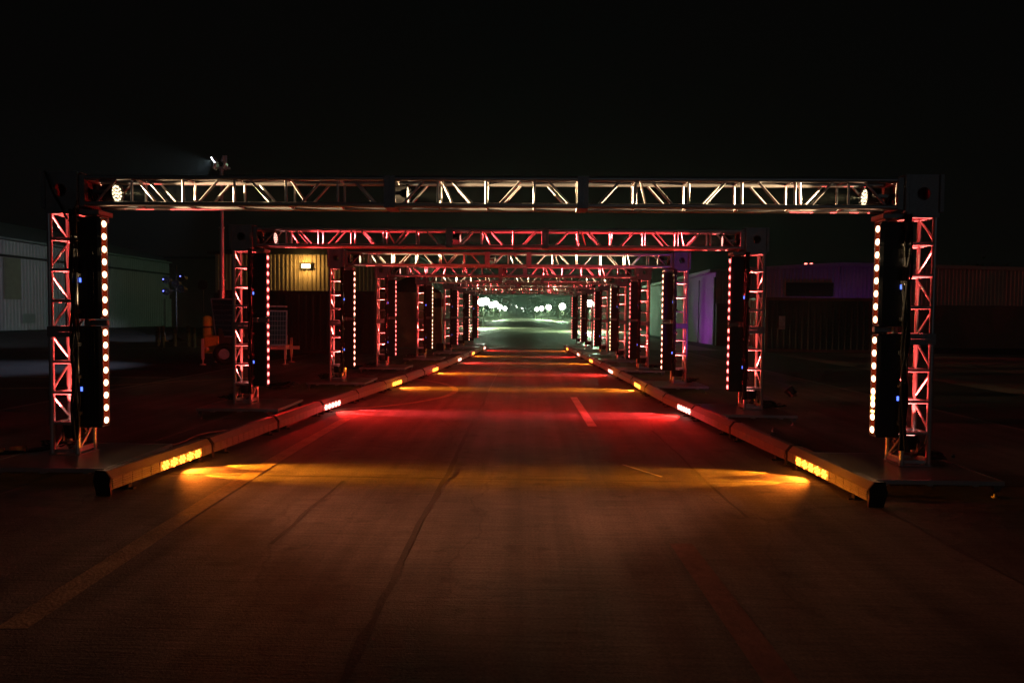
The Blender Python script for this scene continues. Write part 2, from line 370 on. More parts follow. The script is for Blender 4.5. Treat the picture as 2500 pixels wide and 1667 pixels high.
def truss(parent, name, a, length, axis, panels, first, foot=False, label=None):
    """box truss section starting at a, running along +x or +z"""
    ax = Vector((1, 0, 0)) if axis == 'x' else Vector((0, 0, 1))
    k = (axis, round(length, 3))
    if k not in _fl:
        _fl[k] = flange_frame(axis).mesh('end_flange', 'aluplate')
    sec = ob(name, FOOTRING if foot else _fl[k], parent, loc=Vector(a) + ax * .027)
    ob('end_flange', _fl[k], sec, loc=ax * (length - .054))
    if label: sec['label'] = label
    if axis == 'x': P = lambda t, u, v: Vector((t - .027, u, v))
    else: P = lambda t, u, v: Vector((v, u, t - .027))      # v = across x, u = depth y
    for u in (-HC, HC):
        for v in (-HC, HC):
            stick('chord', sec, P(.0 if foot else .054, u, v), P(length - .054, u, v), CR, 12)
    pw = length / panels
    for i in range(1, panels):
        t = i * pw
        for u in (-HC, HC): stick('brace', sec, P(t, u, -HC), P(t, u, HC), BR if axis == 'x' else .0175)
        for v in (-HC, HC): stick('brace', sec, P(t, -HC, v), P(t, HC, v), BR)
    for i in range(panels):
        m = (i + .5) * pw; hw = min(.115, pw * .44); s = first if i % 2 == 0 else -first
        if axis == 'z': hw = pw * .40
        if axis == 'x':
            for u in (-HC, HC): stick('brace', sec, P(m - s * hw, u, -HC), P(m + s * hw, u, HC), BR)
        if axis == 'z':
            for v in (-HC, HC): stick('brace', sec, P(m - s * hw, -HC, v), P(m + s * hw, HC, v), BR)
        elif i % 3 == 1:
            stick('brace', sec, P(m - pw * .42, -HC, HC), P(m - pw * .2, HC, -HC), BR)
    return sec
# corner block: plates with a round hole, one mesh
def hole_plate(b, c, size, axis, rh, t=.008, n=24):
    h = size / 2; inn = []; out = []
    for i in range(n):
        a = 2 * math.pi * i / n; dx, dz = math.cos(a), math.sin(a); k = h / max(abs(dx), abs(dz))
        inn.append((dx * rh, dz * rh)); out.append((dx * k, dz * k))
    def P(q, s):
        if axis == 'y': return Vector((c[0] + q[0], c[1] + s, c[2] + q[1]))
        if axis == 'x': return Vector((c[0] + s, c[1] + q[0], c[2] + q[1]))
        return Vector((c[0] + q[0], c[1] + q[1], c[2] + s))
    vs = [P(q, -t / 2) for q in inn] + [P(q, -t / 2) for q in out] + [P(q, t / 2) for q in inn] + [P(q, t / 2) for q in out]
    fs = []
    for i in range(n):
        j = (i + 1) % n
        fs += [(i, j, n + j, n + i), (2 * n + i, 3 * n + i, 3 * n + j, 2 * n + j), (i, 2 * n + i, 2 * n + j, j), (n + i, n + j, 3 * n + j, 3 * n + i)]
    b.add(vs, fs)
BS = .36
cb = MB()
for s in (-1, 1):
    hole_plate(cb, (0, s * (BS / 2 - .03), 0), BS, 'y', .062)
    hole_plate(cb, (s * (BS / 2 - .004), 0, 0), BS - .076, 'x', .062)
for s in (-1, 1):
    for q in (-1, 1):
        cb.box((s * (BS / 2 - .018), q * (BS / 2 - .022), 0), (.044, .03, BS + .004), bev=.006)
cb.box((0, 0, BS / 2 - .002), (BS - .01, BS - .07, .008)); cb.box((0, 0, -BS / 2 + .002), (BS - .01, BS - .07, .008))
CBM = cb.mesh('corner_block', 'aluplate')
bp = MB(); bp.box((0, 0, .006), (.312, .312, .012), bev=.003)
for s in (-1, 1): bp.box((s * HC, 0, .055), (.02, 2 * HC - .04, .05))
for s in (-1, 1): bp.box((0, s * HC, .04), (2 * HC - .04, .016, .03))
BPM = bp.mesh('base_plate', 'alu')
arm = MB().box((0, 0, 0), (.22, .045, .055), bev=.006).box((.085, 0, 0), (.05, .09, .09), bev=.006).mesh('mounting_arm', 'aluplate')
bkt = MB().box((0, 0, 0), (.2, .24, .05), bev=.006).box((.06, 0, -.05), (.02, .2, .06)).mesh('gusset_bracket', 'aluplate')
for k in range(8):
    yp, L = YP[k], LB[k]; warm = WARMP[k]
    root = thing('truss_arch', f'{ORD[k]} aluminium truss arch of the row, its beam lit {"warm white" if warm else "red"}', 'truss arch', (XC[k], yp, Z0), 0, 'aluminium truss arches over the road')
    root.rotation_euler = (R(random.uniform(-.12, .12)), R(random.uniform(-.08, .08)), R(random.uniform(-.3, .3)))
    zb = CH + T / 2 + .02; sl = 3.048 if k < 4 else (2.44 if k < 6 else 1.83); mid = L - 2 * sl
    npan = 6 if k < 4 else (5 if k < 6 else 4)
    truss(root, 'beam_section', (-L / 2, 0, zb), sl, 'x', npan, 1)
    truss(root, 'beam_section', (-L / 2 + sl, 0, zb), mid, 'x', max(1, round(mid / .5)), 1)
    truss(root, 'beam_section', (L / 2 - sl, 0, zb), sl, 'x', npan, 1)
    for s in (-1, 1):
        xcol = s * (L / 2 + .19)
        ob('corner_block', CBM, root, (xcol, 0, zb))
        truss(root, 'column_section', (xcol, 0, .014), 1.213, 'z', 4, 1 if s < 0 else -1, True)
        truss(root, 'column_section', (xcol, 0, 1.228), 1.213, 'z', 4, 1 if s < 0 else -1)
        ob('base_plate', BPM, root, (xcol, 0, 0))
        a = ob('mounting_arm', arm, root, (s * (L / 2 - .07), .0, 1.316)); a.rotation_euler = (0, 0, 0 if s > 0 else math.pi)
        g = ob('gusset_bracket', bkt, root, (s * (L / 2 - .07), 0, CH - .035)); g.rotation_euler = (0, 0, 0 if s < 0 else math.pi)

# ================================================================== LED battens on the columns
# body local: face looks to +x, display looks to -y ; length .985 in z from 0
BL = .985
hb = MB()
prof = [(-.235, -.045), (-.225, -.062), (-.03, -.062), (-.006, -.056), (-.006, .056), (-.03, .062), (-.225, .062), (-.235, .045)]
n_ = len(prof); vs = [(q[0], q[1], z) for z in (.0, BL) for q in prof]
hb.add(vs, [(i, (i + 1) % n_, n_ + (i + 1) % n_, n_ + i) for i in range(n_)] + [tuple(reversed(range(n_))), tuple(range(n_, 2 * n_))])
for zc in (-.004, BL + .004): hb.box((-.12, 0, zc), (.235, .132, .014), bev=.005)
for xc in (-.075, -.105, -.135): hb.box((xc, -.0625, BL / 2), (.006, .006, BL * .94))
HBM = hb.mesh('housing', 'black')
STRIP = {}
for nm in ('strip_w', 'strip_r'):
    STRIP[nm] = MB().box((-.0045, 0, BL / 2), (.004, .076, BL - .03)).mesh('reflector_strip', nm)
RIM = MB().box((-.002, -.047, BL / 2), (.012, .009, BL - .02)).box((-.002, .047, BL / 2), (.012, .009, BL - .02)).mesh('edge_rail', 'steel')
DIS = MB().box((0, 0, 0), (.018, .006, .042)).mesh('display', 'e_blue')
LENS = {m: MB().sphere((0, 0, 0), .032, 12, 8).mesh('lens', m) for m in ('e_warm', 'e_white', 'e_red')}
CLAMP = MB().box((-.27, 0, 0), (.09, .06, .05), bev=.006).mesh('clamp', 'black')
LM = ['e_warm', 'e_red', 'e_white', 'e_red', 'e_warm', 'e_red', 'e_white', 'e_red']
LW = ['warm white', 'red', 'rosy white', 'red', 'warm white', 'red', 'rosy white', 'red']
for k in range(8):
    for s in (-1, 1):
        for lv, z in ((0, .435), (1, 1.512)):
            lab = f'{"upper" if lv else "lower"} black LED batten with {LW[k]} lenses on {ORD[k]} arch, {SIDE[s]}'
            if k == 0 and s == 1 and lv == 0: lab = 'lower black LED batten with some amber lenses on widest arch, container side'
            b = thing('led_batten', lab, 'LED batten', (XC[k] + s * (LB[k] / 2 - .185), YP[k] - .055, z), 0 if s < 0 else math.pi, 'LED battens on the arch columns')
            ob('housing', HBM, b); ob('edge_rail', RIM, b)
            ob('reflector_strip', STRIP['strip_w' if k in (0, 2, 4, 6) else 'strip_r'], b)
            for q in range(8):
                ob('lens', LENS[LM[k]], b, (.0, 0, .055 + q * .125), mat=Matrix.Translation((0, 0, .055 + q * .125)) @ Matrix.Diagonal((.45, 1, 1, 1)))
            ob('display', DIS, b, (-.205, -.064 * (1 if s < 0 else -1), .37))
            for zc in (.2, .8): ob('clamp', CLAMP, b, (0, 0, zc))
            if k == 1 and s == 1 and lv: lamp('batten_beam', 'SPOT', b, (.06, 0, .6), (11.2, -10.0, -.1), PW['batten'] * 13, (1, .06, .035), 20, .7, .04)
            if k < 5:
                wl = k in (0, 2, 4)
                if k == 0: lamp('batten_beam', 'SPOT', b, (.05, 0, .49), (1.05, -.46 * (1 if s < 0 else -1), .49 - (.47 if lv else .21)), PW['batten'] * 1.8, (1, .33, .15), 40, 1, .04)
                else: lamp('batten_beam', 'SPOT', b, (.05, 0, .49), (1.05, (.5 if (k == 1 and lv) else -.30) * (1 if s < 0 else -1), .42), PW['batten'] * (.45 if wl else (3.2 if (k == 1 and lv) else 1.5)), (1, .06, .025) if wl else (1, .012, .008), 125, 1, .04)
            if k == 0 and s == 1 and lv == 0:
                am = MB().sphere((0, 0, 0), .027, 12, 8).mesh('amber_lens', 'e_amber')
                ob('amber_lens', am, b, mat=Matrix.Translation((.001, 0, .365)) @ Matrix.Diagonal((.5, 1, 1.1, 1)))
                ob('amber_lens', am, b, mat=Matrix.Translation((.001, 0, .235)) @ Matrix.Diagonal((.5, 1.05, .5, 1)))

# ================================================================== PAR cans
def par_meshes():
    body = MB(); N = 18
    prof = [(.075, .055), (.065, .07), (.065, .085), (.10, .088), (.17, .098), (.20, .104), (.205, .104), (.205, .096), (.185, .094)]
    vs = []; fs = []
    for (z, r) in prof:
        for i in range(N): vs.append((math.cos(2 * math.pi * i / N) * r, math.sin(2 * math.pi * i / N) * r, z))
    for j in range(len(prof) - 1):
        for i in range(N): fs.append((j * N + i, j * N + (i + 1) % N, (j + 1) * N + (i + 1) % N, (j + 1) * N + i))
    body.add(vs, fs, True); body.add(vs[:N], [tuple(range(N))]); body.add(vs[-N:], [tuple(range(N))])
    yoke = MB()
    for s in (-1, 1): yoke.box((s * .113, 0, .09), (.006, .03, .14)); yoke.cyl((s * .1, 0, .13), (s * .128, 0, .13), .014, 8)
    yoke.box((0, 0, .022), (.232, .03, .006))
    cells = MB(); pos = [(0, 0)] + [(.034 * math.cos(t), .034 * math.sin(t)) for t in [R(60 * q) for q in range(6)]] + [(.068 * math.cos(t), .068 * math.sin(t)) for t in [R(30 * q + 15) for q in range(12)]]
    for (x, y) in pos: cells.cyl((x, y, .184), (x, y, .1935), .0118, 8)
    return body.mesh('can_body', 'black'), yoke.mesh('yoke', 'steel'), cells
PB, PY, PC = par_meshes()
PCM = {}
def par(label, loc, dirv, cells, power, col, cone, blend=.35, group='LED par cans fixed in the trusses', radius=.0, aim=None, narrow=False):
    t = thing('par_can', label, 'stage light', loc, 0, group)
    t.rotation_euler = Vector(dirv).to_track_quat('Z', 'Y').to_euler()
    if cells not in PCM: PCM[cells] = PC.mesh('led_cells', cells)
    ob('can_body', PB, t); ob('yoke', PY, t); ob('led_cells', PCM[cells], t)
    aim = Vector(aim if aim else dirv).normalized(); aim.rotate(t.rotation_euler.to_quaternion().inverted())
    src = Vector((0, 0, .215))
    lamp('par_beam', 'SPOT', t, src, src + aim, power, col, cone, blend, radius)
    if narrow:
        lamp('par_beam', 'SPOT', t, src, src + aim, power * 5, col, 30, 1, radius)
        lamp('par_beam', 'SPOT', t, src, src + aim, power * 22, col, 15, 1, radius)
    return t
for k in range(8):
    L, xc, yp = LB[k], XC[k], YP[k]; warm = WARMP[k]; zb = Z0 + CH + T / 2 + .02
    sl = 3.048 if k < 4 else (2.44 if k < 6 else 1.83)
    cm, col = ('cell_warm', WARM) if warm else ('cell_red', RED)
    nm = 'warm white' if warm else 'red'
    pw = PW['beam'] * (1.0 if warm else 1.6)
    par(f'{nm} par can in {ORD[k]} arch beam, end over the {SIDE[-1]}', (xc - L / 2 + .10, yp, zb - .01), (1, -.04, 0), cm, pw, col, 40, aim=(1, 0, 0), narrow=True)
    par(f'{nm} par can past the first joint of {ORD[k]} arch beam', (xc - L / 2 + sl - .04, yp, zb - .01), (1, -.05, 0), cm, pw * (.7 if k > 2 else 1), col, 40, aim=(1, 0, 0), narrow=True)
    par(f'{nm} par can in {ORD[k]} arch beam, end over the {SIDE[1]}', (xc + L / 2 - .10, yp, zb - .01), (-1, .06, 0), cm, pw, col, 40, aim=(-1, 0, 0), narrow=True)
    for s in (-1, 1):
        par(f'par can shining up inside the column foot of the {ORD[k]} arch, {SIDE[s]}', (xc + s * (L / 2 + .19), yp + .02, Z0 + .085), (0, 0, 1), 'cell_pink', PW['col'], (1, .09, .075), 74, .3, 'par cans at the column feet', narrow=True)

# ================================================================== base platforms
dk = MB().box((0, 0, -.0125), (1.2, 1.2, .025), bev=.004).mesh('deck', 'deck')
tr = MB()
for s in (-1, 1):
    tr.box((s * .604, 0, -.016), (.012, 1.22, .038)); tr.box((0, s * .604, -.016), (1.2, .012, .038))
for s in (-1, 0, 1): tr.box((s * .4, 0, -.045), (.05, 1.1, .035))
TRM = tr.mesh('edge_trim', 'silver')
ft = MB()
ft.box((0, 0, -.055), (.05, .05, .06)); ft.cyl((0, 0, -.15), (0, 0, -.08), .012, 8); ft.cyl((0, 0, -.15), (0, 0, -.14), .03, 10)
ft.box((.035, 0, -.06), (.012, .04, .08), rot=Matrix.Rotation(R(18), 3, 'Y'))
FTM = ft.mesh('foot', 'steel')
PLX = {}
for k in range(8):
    for s in (-1, 1):
        px_ = XC[k] + s * (LB[k] / 2 + .19) - s * .15
        t = thing('base_platform', f'low square deck on feet under the {ORD[k]} arch column, {SIDE[s]}', 'platform', (px_, YP[k] - .12, Z0 - .0005), R(random.uniform(-1.2, 1.2)), 'base platforms of the arches')
        ob('deck', dk, t); ob('edge_trim', TRM, t); PLX[(k, s)] = px_
        for a in (-1, 1):
            for b in (-1, 1):
                f = ob('foot', FTM, t, (a * .56, b * .56, 0)); f.rotation_euler = (0, 0, 0 if a > 0 else math.pi)

# ================================================================== LED barrier sections along the road edges
BLX = [(5.7, -3.55), (7.7, -3.38), (10.6, -3.16), (12.2, -3.01), (13.8, -2.85), (18.3, -2.44), (22.7, -2.18), (31.3, -1.82), (40, -1.6)]
BRX = [(5.84, 2.88), (7.5, 2.80), (9.05, 2.68), (12.1, 2.46), (16, 2.36), (21.7, 2.18), (32.1, 1.79), (40, 1.6)]
UL = 1.63; JY = [5.75 + UL * k for k in range(17)]
COLL = {-1: [0, 1, 0, 0, 1, 0, 1, 0], 1: [0, 1, 0, 1, 0, 1, 0, 1]}    # 0 amber 1 red, per arch
# profile in (away from road, z)
BP = [(.0, .048), (.004, .15), (.05, .205), (.12, .205), (.14, .12), (.10, .045)]
bodym = MB(); q0 = UL / 2 - .012
bodym.prism([(-a, z) for a, z in BP], -q0, q0); BODY = bodym.mesh('body', 'hood')
cap = MB().prism([(.004 - a * 1.05, z * 1.03) for a, z in [(-.004, .0), (.0, .05), (.006, .09), (-.002, .15), (.045, .208), (.13, .21), (.15, .12), (.12, .0)]], -.008, .008).mesh('end_cap', 'black')
NP = 12; pl = (UL - .05) / NP
PANEL = MB().box((.0045, 0, .099), (.006, pl - .008, .09), bev=.002).mesh('led_panel', 'ledface')
foot = MB().box((-.06, 0, .025), (.14, .05, .05), bev=.006).box((.02, 0, .008), (.06, .03, .016)).mesh('foot', 'black')
def litcells(m):
    b = MB(); b.box((.0075, 0, .11), (.003, .655, .096))
    return b
LITB = {}
for nm, em in (('cell_amber', 'cell_amber'), ('cell_pink', 'cell_pink')):
    b = MB()
    for c in range(5):
        for q in range(7):
            a_ = R(60 * q + 30 * (c % 2)); rr = 0 if q == 6 else .034
            b.sphere((.009, -.276 + c * .138 + rr * 1.35 * math.cos(a_), .099 + rr * .95 * math.sin(a_)), .0145, 8, 5)
    LITB[nm] = b.mesh('lit_leds', em)
LITP = {w_: MB().box((.0062, 0, .099), (.006, .70, .086)).mesh('lit_panel', emitter('lit_panel_' + w_, c_, 1.3, 'NONE')) for w_, c_ in (('amber', (1, .26, .02)), ('red', (1, .09, .07)))}
for s in (-1, 1):
    for u in range(16):
        y0 = JY[u]; y1 = y0 + UL; tab = BLX if s < 0 else BRX
        xa, xb = interp(tab, y0), interp(tab, y1); ang = math.atan2(xb - xa, UL)
        hit = [k for k in range(8) if y0 <= YP[k] - .10 < y1]
        what = None
        if hit: what = 'amber' if COLL[s][hit[0]] == 0 else 'red'
        nk = min(range(8), key=lambda k: abs(YP[k] - (y0 + y1) / 2))
        rel = 'beside' if hit else ('just before' if (y0 + y1) / 2 < YP[nk] else 'just past')
        lab = f'LED barrier section {"with lit " + what + " block " if what else "unlit "}{rel} the {ORD[nk]} arch, {SIDE[s]}'
        rz = -ang if s < 0 else math.pi - ang
        t = thing('led_barrier', lab, 'LED barrier', ((xa + xb) / 2, (y0 + y1) / 2, 0), rz + R(random.uniform(-.5, .5)), 'LED barrier sections along the road edges')
        t.rotation_euler.x = R(random.uniform(-.25, .25)) ; t.location.z = .001
        ob('body', BODY, t)
        for e in (-1, 1): ob('end_cap', cap, t, (0, e * (UL / 2 - .006), 0)); ob('foot', foot, t, (0, e * (UL / 2 - .25), 0))
        if u < 8:
            for q in range(NP): ob('led_panel', PANEL, t, (0, -UL / 2 + .025 + pl * (q + .5), 0))
        else:
            b = MB()
            for q in range(NP): b.box((.0045, -UL / 2 + .025 + pl * (q + .5), .099), (.006, pl - .008, .09))
            b.build('led_panel_row', 'ledface', t)
        if what:
            yl = YP[hit[0]] - .13 + (.1 if hit[0] == 0 else 0)
            yl = min(max(yl, y0 + .36), y1 - .36) - (y0 + y1) / 2
            yl = yl if s < 0 else -yl
            tag(ob('lit_leds', LITB['cell_amber' if what == 'amber' else 'cell_pink'], t, (0, yl, 0)), kind='stuff')
            ob('lit_panel', LITP[what], t, (0, yl, 0))
            col = AMBER if what == 'amber' else RED
            jit = random.uniform(.75, 1.2)
            for q in (-.2, .2):
                lamp('block_beam', 'SPOT', t, (.03, yl + q, .12), (1.03, yl + q, .12 - .15), PW['block'] * jit * 1.4, col, 27, .8)
            for q in (-.24, -.08, .08, .24):
                lamp('block_beam', 'SPOT', t, (.03, yl + q, .12), (1.03, yl + q + random.uniform(-.03, .03), .12 - .062), PW['block'] * 1.25 * jit, col, 11.5, .9)
            lamp('block_spill', 'SPOT', t, (.03, yl, .13), (1.0, yl - .28 * (1 if s < 0 else -1), -.02 if what == 'red' else -.3), PW['block'] * (.9 if what == 'red' else .4), (1, .02, .015) if what == 'red' else (1, .2, .015), 100, .9)

# ================================================================== cables
def wob(a, b, n, sag, amp, seed):
    rd = random.Random(seed); a, b = Vector(a), Vector(b); out = []
    ph = [rd.uniform(0, 6.28) for _ in range(4)]
    for i in range(n + 1):
        t = i / n; q = a.lerp(b, t); q.z -= sag * 4 * t * (1 - t)
        e = math.sin(math.pi * t)
        q += Vector((math.sin(t * 9 + ph[0]), math.sin(t * 7 + ph[1]), .3 * math.sin(t * 11 + ph[2]))) * amp * e
        out.append(q)
    return out
cbm = []
for v in range(3):
    b = MB(); rd = random.Random(50 + v)
    for c in range(6):
        ph = rd.uniform(0, 6); pts = []
        for i in range(25):
            z = .16 + 2.26 * i / 24
            pts.append((.012 * math.sin(i * .9 + ph) + (c % 3 - 1) * .020, -.018 + .008 * math.cos(i * .7 + ph) - (c // 3) * .018, z))
        b.tube(pts, .011 + .003 * (c == 0), 6)
    cbm.append(b.mesh('cable', 'rubber'))
TIE = MB().cyl((0, 0, -.018), (0, 0, .018), .047, 10).mesh('strap', 'black')
for k in range(8):
    for s in (-1, 1):
        t = thing('cable_bundle', f'black cables strapped up the inner front chord of the {ORD[k]} arch, {SIDE[s]}', 'cable', (XC[k] + s * (LB[k] / 2 + .19 - HC - .016), YP[k] - HC - .02, Z0), 0, 'cables strapped to the arch columns')
        ob('cable', cbm[(k + (s > 0)) % 3], t)
        for z in (.42, .78, 1.1, 1.42, 1.78, 2.12, 2.32): ob('strap', TIE, t, (0, 0, z))
def cable_pile(label, loc, rad, nloop, seed, conn=True):
    rd = random.Random(seed); b = MB()
    t = thing('cable_coil', label, 'cable', loc, rd.uniform(0, 6), 'coiled cables left on and beside the platforms')
    for c in range(nloop):
        cx_, cy_ = rd.uniform(-.4, .4) * rad, rd.uniform(-.4, .4) * rad; rx, ry = rad * rd.uniform(.3, .8), rad * rd.uniform(.25, .6); ph = rd.uniform(0, 6); turns = rd.uniform(1.0, 2.4); pts = []
        for i in range(int(16 * turns)):
            a = ph + i / 16 * 2 * math.pi; wv = 1 + .16 * math.sin(i * 1.7 + ph)
            pts.append((cx_ + rx * wv * math.cos(a), cy_ + ry * wv * math.sin(a), .012 + .012 * c * .8 + .05 * abs(math.sin(i * .37 + ph)) * rd.uniform(.3, 1)))
        b.tube(pts, rd.choice((.008, .01, .012)), 6)
    ob('cable', b.mesh('cable', 'rubber'), t)
    if conn:
        c = MB()
        for q in range(4):
            x, y = rd.uniform(-1, 1) * rad, rd.uniform(-.7, .7) * rad; a = rd.uniform(0, 6)
            c.cyl((x, y, .05), (x + .07 * math.cos(a), y + .07 * math.sin(a), .06), .016, 8)
        ob('connector', c.mesh('connector', 'steel'), t)
    return t
for k in range(5):
    for s in (-1, 1):
        cx_ = XC[k] + s * (LB[k] / 2 + .19 + .28)
        cable_pile(f'tangle of black cables on the deck behind the {ORD[k]} arch column, {SIDE[s]}', (cx_, YP[k] + .16, Z0 + .001), .24, 6, 300 + k * 2 + s)
cable_pile(f'big tangle of cables on the ground past the third-widest arch, {SIDE[-1]}', (-5.15, 14.3, .001), .45, 9, 77)
cable_pile(f'cables heaped on the ground past the fourth-widest arch, {SIDE[-1]}', (-4.75, 19.4, .001), .5, 8, 78)
# thick multi-core cable with connectors leaving the first platform
t = thing('multicore_cable', 'thick cable with taped connectors sloping off the deck of the widest arch, light-tower side', 'cable', (-4.9, 6.62, Z0))
b = MB().tube(wob((.12, .2, .05), (-.35, -.05, .03), 10, .01, .012, 4) + [(-.6, -.2, .012), (-.9, -.6, -.13)], .022, 8); b.build('cable', 'rubber', t)
c = MB().cyl((-.08, .1, .05), (-.2, .04, .045), .034, 10).cyl((-.24, .02, .043), (-.33, -.03, .04), .03, 10); c.build('connector', 'orange', t)
b = MB().tube(wob((3.55, 9.8, .012), (3.2, 9.0, .012), 8, 0, .05, 9) + wob((3.2, 8.95, .012), (3.45, 7.25, .012), 16, 0, .035, 10), .011, 6)
tag(b.build('ground_cable', 'cable_sheen'), 'single cable winding across the ground between two decks on the container side', 'cable')
b = MB().tube(wob((-4.35, 7.45, .012), (-3.75, 9.95, .012), 22, 0, .06, 31), .010, 6)
tag(b.build('ground_cable', 'cable_sheen'), 'thin cable lying on the ground between two decks on the light-tower side', 'cable')
b = MB().tube(wob((XC[0] - LB[0] / 2 - .3, YP[0] - .2, Z0 + CH + .34), (XC[0] - LB[0] / 2 - .09, YP[0] - .19, Z0 + CH - .12), 10, .03, .01, 21), .010, 6)
b.tube(wob((XC[0] - LB[0] / 2 + .01, YP[0] - .19, Z0 + CH + .06), (XC[0] - LB[0] / 2 - .08, YP[0] - .19, Z0 + CH - .14), 8, 0, .008, 22), .006, 6)
tag(b.build('drop_cable', 'rubber'), 'black cables dropping past the corner block of the widest arch, light-tower side', 'cable')
for k in range(3):
    for s in (-1, 1):
        b = MB(); x0 = XC[k] + s * (LB[k] / 2 - .02)
        for q in range(3):
            b.tube(wob((x0, YP[k] + .04 - q * .03, Z0 + CH + .2), (x0 - s * .16, YP[k] + .02, Z0 + CH + .14), 8, .06 + .03 * q, .02, 400 + 9 * k + q + s), .008, 6)
        tag(b.build('fixture_cable', 'rubber'), f'looped lamp cables in the beam end of the {ORD[k]} arch, {SIDE[s]}', 'cable', 'lamp cables in the beam ends')

# ================================================================== buildings
def corrugated(wd, ht, pitch=.3, depth=.035, rib=.35):
    """a ribbed sheet in the xz plane, front face towards -y"""
    b = MB(); n = max(1, round(wd / pitch)); pw = wd / n; prof = []
    for i in range(n):
        x = i * pw; prof += [(x, 0), (x + pw * (1 - rib), 0), (x + pw * (1 - rib * .75), -depth), (x + pw * (1 - rib * .25), -depth)]
    prof.append((wd, 0)); vs = [(q[0], q[1], 0) for q in prof] + [(q[0], q[1], ht) for q in prof]; m = len(prof)
    b.add(vs, [(i, i + 1, m + i + 1, m + i) for i in range(m - 1)]); return b
# long pale hangar on the left
hg = thing('hangar', 'long pale ribbed metal hangar beside the parking lot', 'building', (-37.6, 34, 0))
core = MB().box((-15.2, 22, 3.3), (30, 44, 6.6)); core.build('wall', 'dark_trim', hg)
P1_, P2_ = corrugated(2.75, 5.35, .34, .05).mesh('siding_panel', 'hangar'), corrugated(2.75, 1.05, .34, .05).mesh('siding_panel', 'hangar')
for i in range(16):
    m = Matrix.Translation((-.12, i * 2.75, .12)) @ Matrix.Rotation(R(90), 4, 'Z')
    ob('siding_panel', P1_, hg, mat=m); ob('siding_panel', P2_, hg, mat=Matrix.Translation((0, 0, 5.6 - .12 + .0)) @ m)
MB().box((.02, 22, 5.53), (.3, 44.2, .16)).build('trim_rail', 'dark_trim', hg)
MB().box((.05, 22, 6.76), (.36, 44.4, .12)).build('gutter', 'hangar_roof', hg)
rf = MB().prism([(.1, 6.82), (-14, 10.2), (-30, 6.82)], -.3, 44.3); rf.build('roof', 'hangar_roof', hg)
MB().box((.03, 15.6, 3.9), (.1, 1.6, 3.0)).build('shutter_panel', 'shutter', hg)
MB().box((.03, 37.4, 1.5), (.12, 1.2, 2.9)).build('door', 'hangar', hg)
MB().box((.03, 17.2, 1.0), (.08, 1.3, .7)).build('wall_vent', 'hangar_roof', hg)
# plain dark building between the hangar and the lamp-lit one
gb = thing('low_building', 'plain dark rendered building behind the light-tower trailer', 'building', (-27, 72, 0))
MB().box((0, 6, 3.6), (22, 12, 7.2)).build('wall', 'greywall', gb); MB().box((0, 6, 7.3), (22.4, 12.4, .24)).build('roof_edge', 'dark_trim', gb)
# lamp-lit beige shed
sh = thing('metal_shed', 'beige ribbed metal shed with a lit yellow wall lamp', 'building', (-20.6, 45, 0))
MB().box((6.5, 6.1, 2.75), (12.9, 11.9, 5.5)).build('wall', 'brownwall', sh)
for i in range(6):
    m = corrugated(2.14, 1.73, .27, .05, .5).mesh('siding_panel', 'beige'); ob('siding_panel', m, sh, (.05 + i * 2.15, .1, 2.9))
    m = corrugated(2.14, .75, .27, .05, .5).mesh('siding_panel', 'beige'); ob('siding_panel', m, sh, (.05 + i * 2.15, .1, 4.66))
MB().box((6.5, .06, 4.645), (12.9, .1, .03)).build('seam_rail', 'beige', sh)
MB().box((6.5, -.05, 1.42), (12.9, .2, 2.84)).build('plinth_wall', 'dark_trim', sh)
MB().prism([(-.3, 5.42), (-.3, 5.55), (6.5, 6.3), (13.3, 5.55), (13.3, 5.42)], -.3, 12.2).build('roof', 'dark_trim', sh)
wp = thing('wall_lamp', 'lit yellow wall lamp on the beige metal shed', 'lamp', (-14.44, 44.93, 4.62))
MB().box((0, -.02, .02), (.62, .16, .34), bev=.03).build('lamp_housing', 'dark_trim', wp)
MB().box((0, -.13, .04), (.56, .1, .26), bev=.03).build('lamp_lens', 'pack', wp)
lamp('lamp_glow', 'POINT', wp, (0, -.42, .05), None, PW['pack'], (1, .55, .14), radius=.12)
# dark container-like block in front of the shed
def container(name, label, loc, L_, D_, H_, side, end, rz=0, group='shipping containers'):
    t = thing(name, label, 'container', loc, rz, group)
    MB().box((L_ / 2, D_ / 2, H_ / 2), (L_ - .08, D_ - .08, H_ - .08)).build('core', side, t)
    m = corrugated(L_ - .24, H_ - .3, .28, .036, .5).mesh('side_panel', side); ob('side_panel', m, t, (.12, .035, .15))
    m = corrugated(D_ - .24, H_ - .3, .28, .036, .5).mesh('end_panel', end)
    ob('end_panel', m, t, mat=Matrix.Translation((.035, D_ - .12, .15)) @ Matrix.Rotation(R(-90), 4, 'Z'))
    ob('end_panel', m, t, mat=Matrix.Translation((L_ - .035, .12, .15)) @ Matrix.Rotation(R(90), 4, 'Z'))
    for x in (.06, L_ - .06):
        for y in (.06, D_ - .06): MB().box((x, y, H_ / 2), (.12, .12, H_)).build('corner_post', end, t)
    b = MB()
    for z in (.08, H_ - .07):
        b.box((L_ / 2, .05, z), (L_ - .24, .1, .14)); b.box((L_ / 2, D_ - .05, z), (L_ - .24, .1, .14)); b.box((.05, D_ / 2, z), (.1, D_ - .24, .14)); b.box((L_ - .05, D_ / 2, z), (.1, D_ - .24, .14))
    b.build('rail', end, t); MB().box((L_ / 2, D_ / 2, H_ - .02), (L_ - .2, D_ - .2, .02)).build('roof', side, t)
    return t
container('shipping_container', 'dark ribbed container in front of the beige metal shed', (-11.9, 26.3, 0), 6.06, 2.44, 2.44, 'container_d', 'container_d')
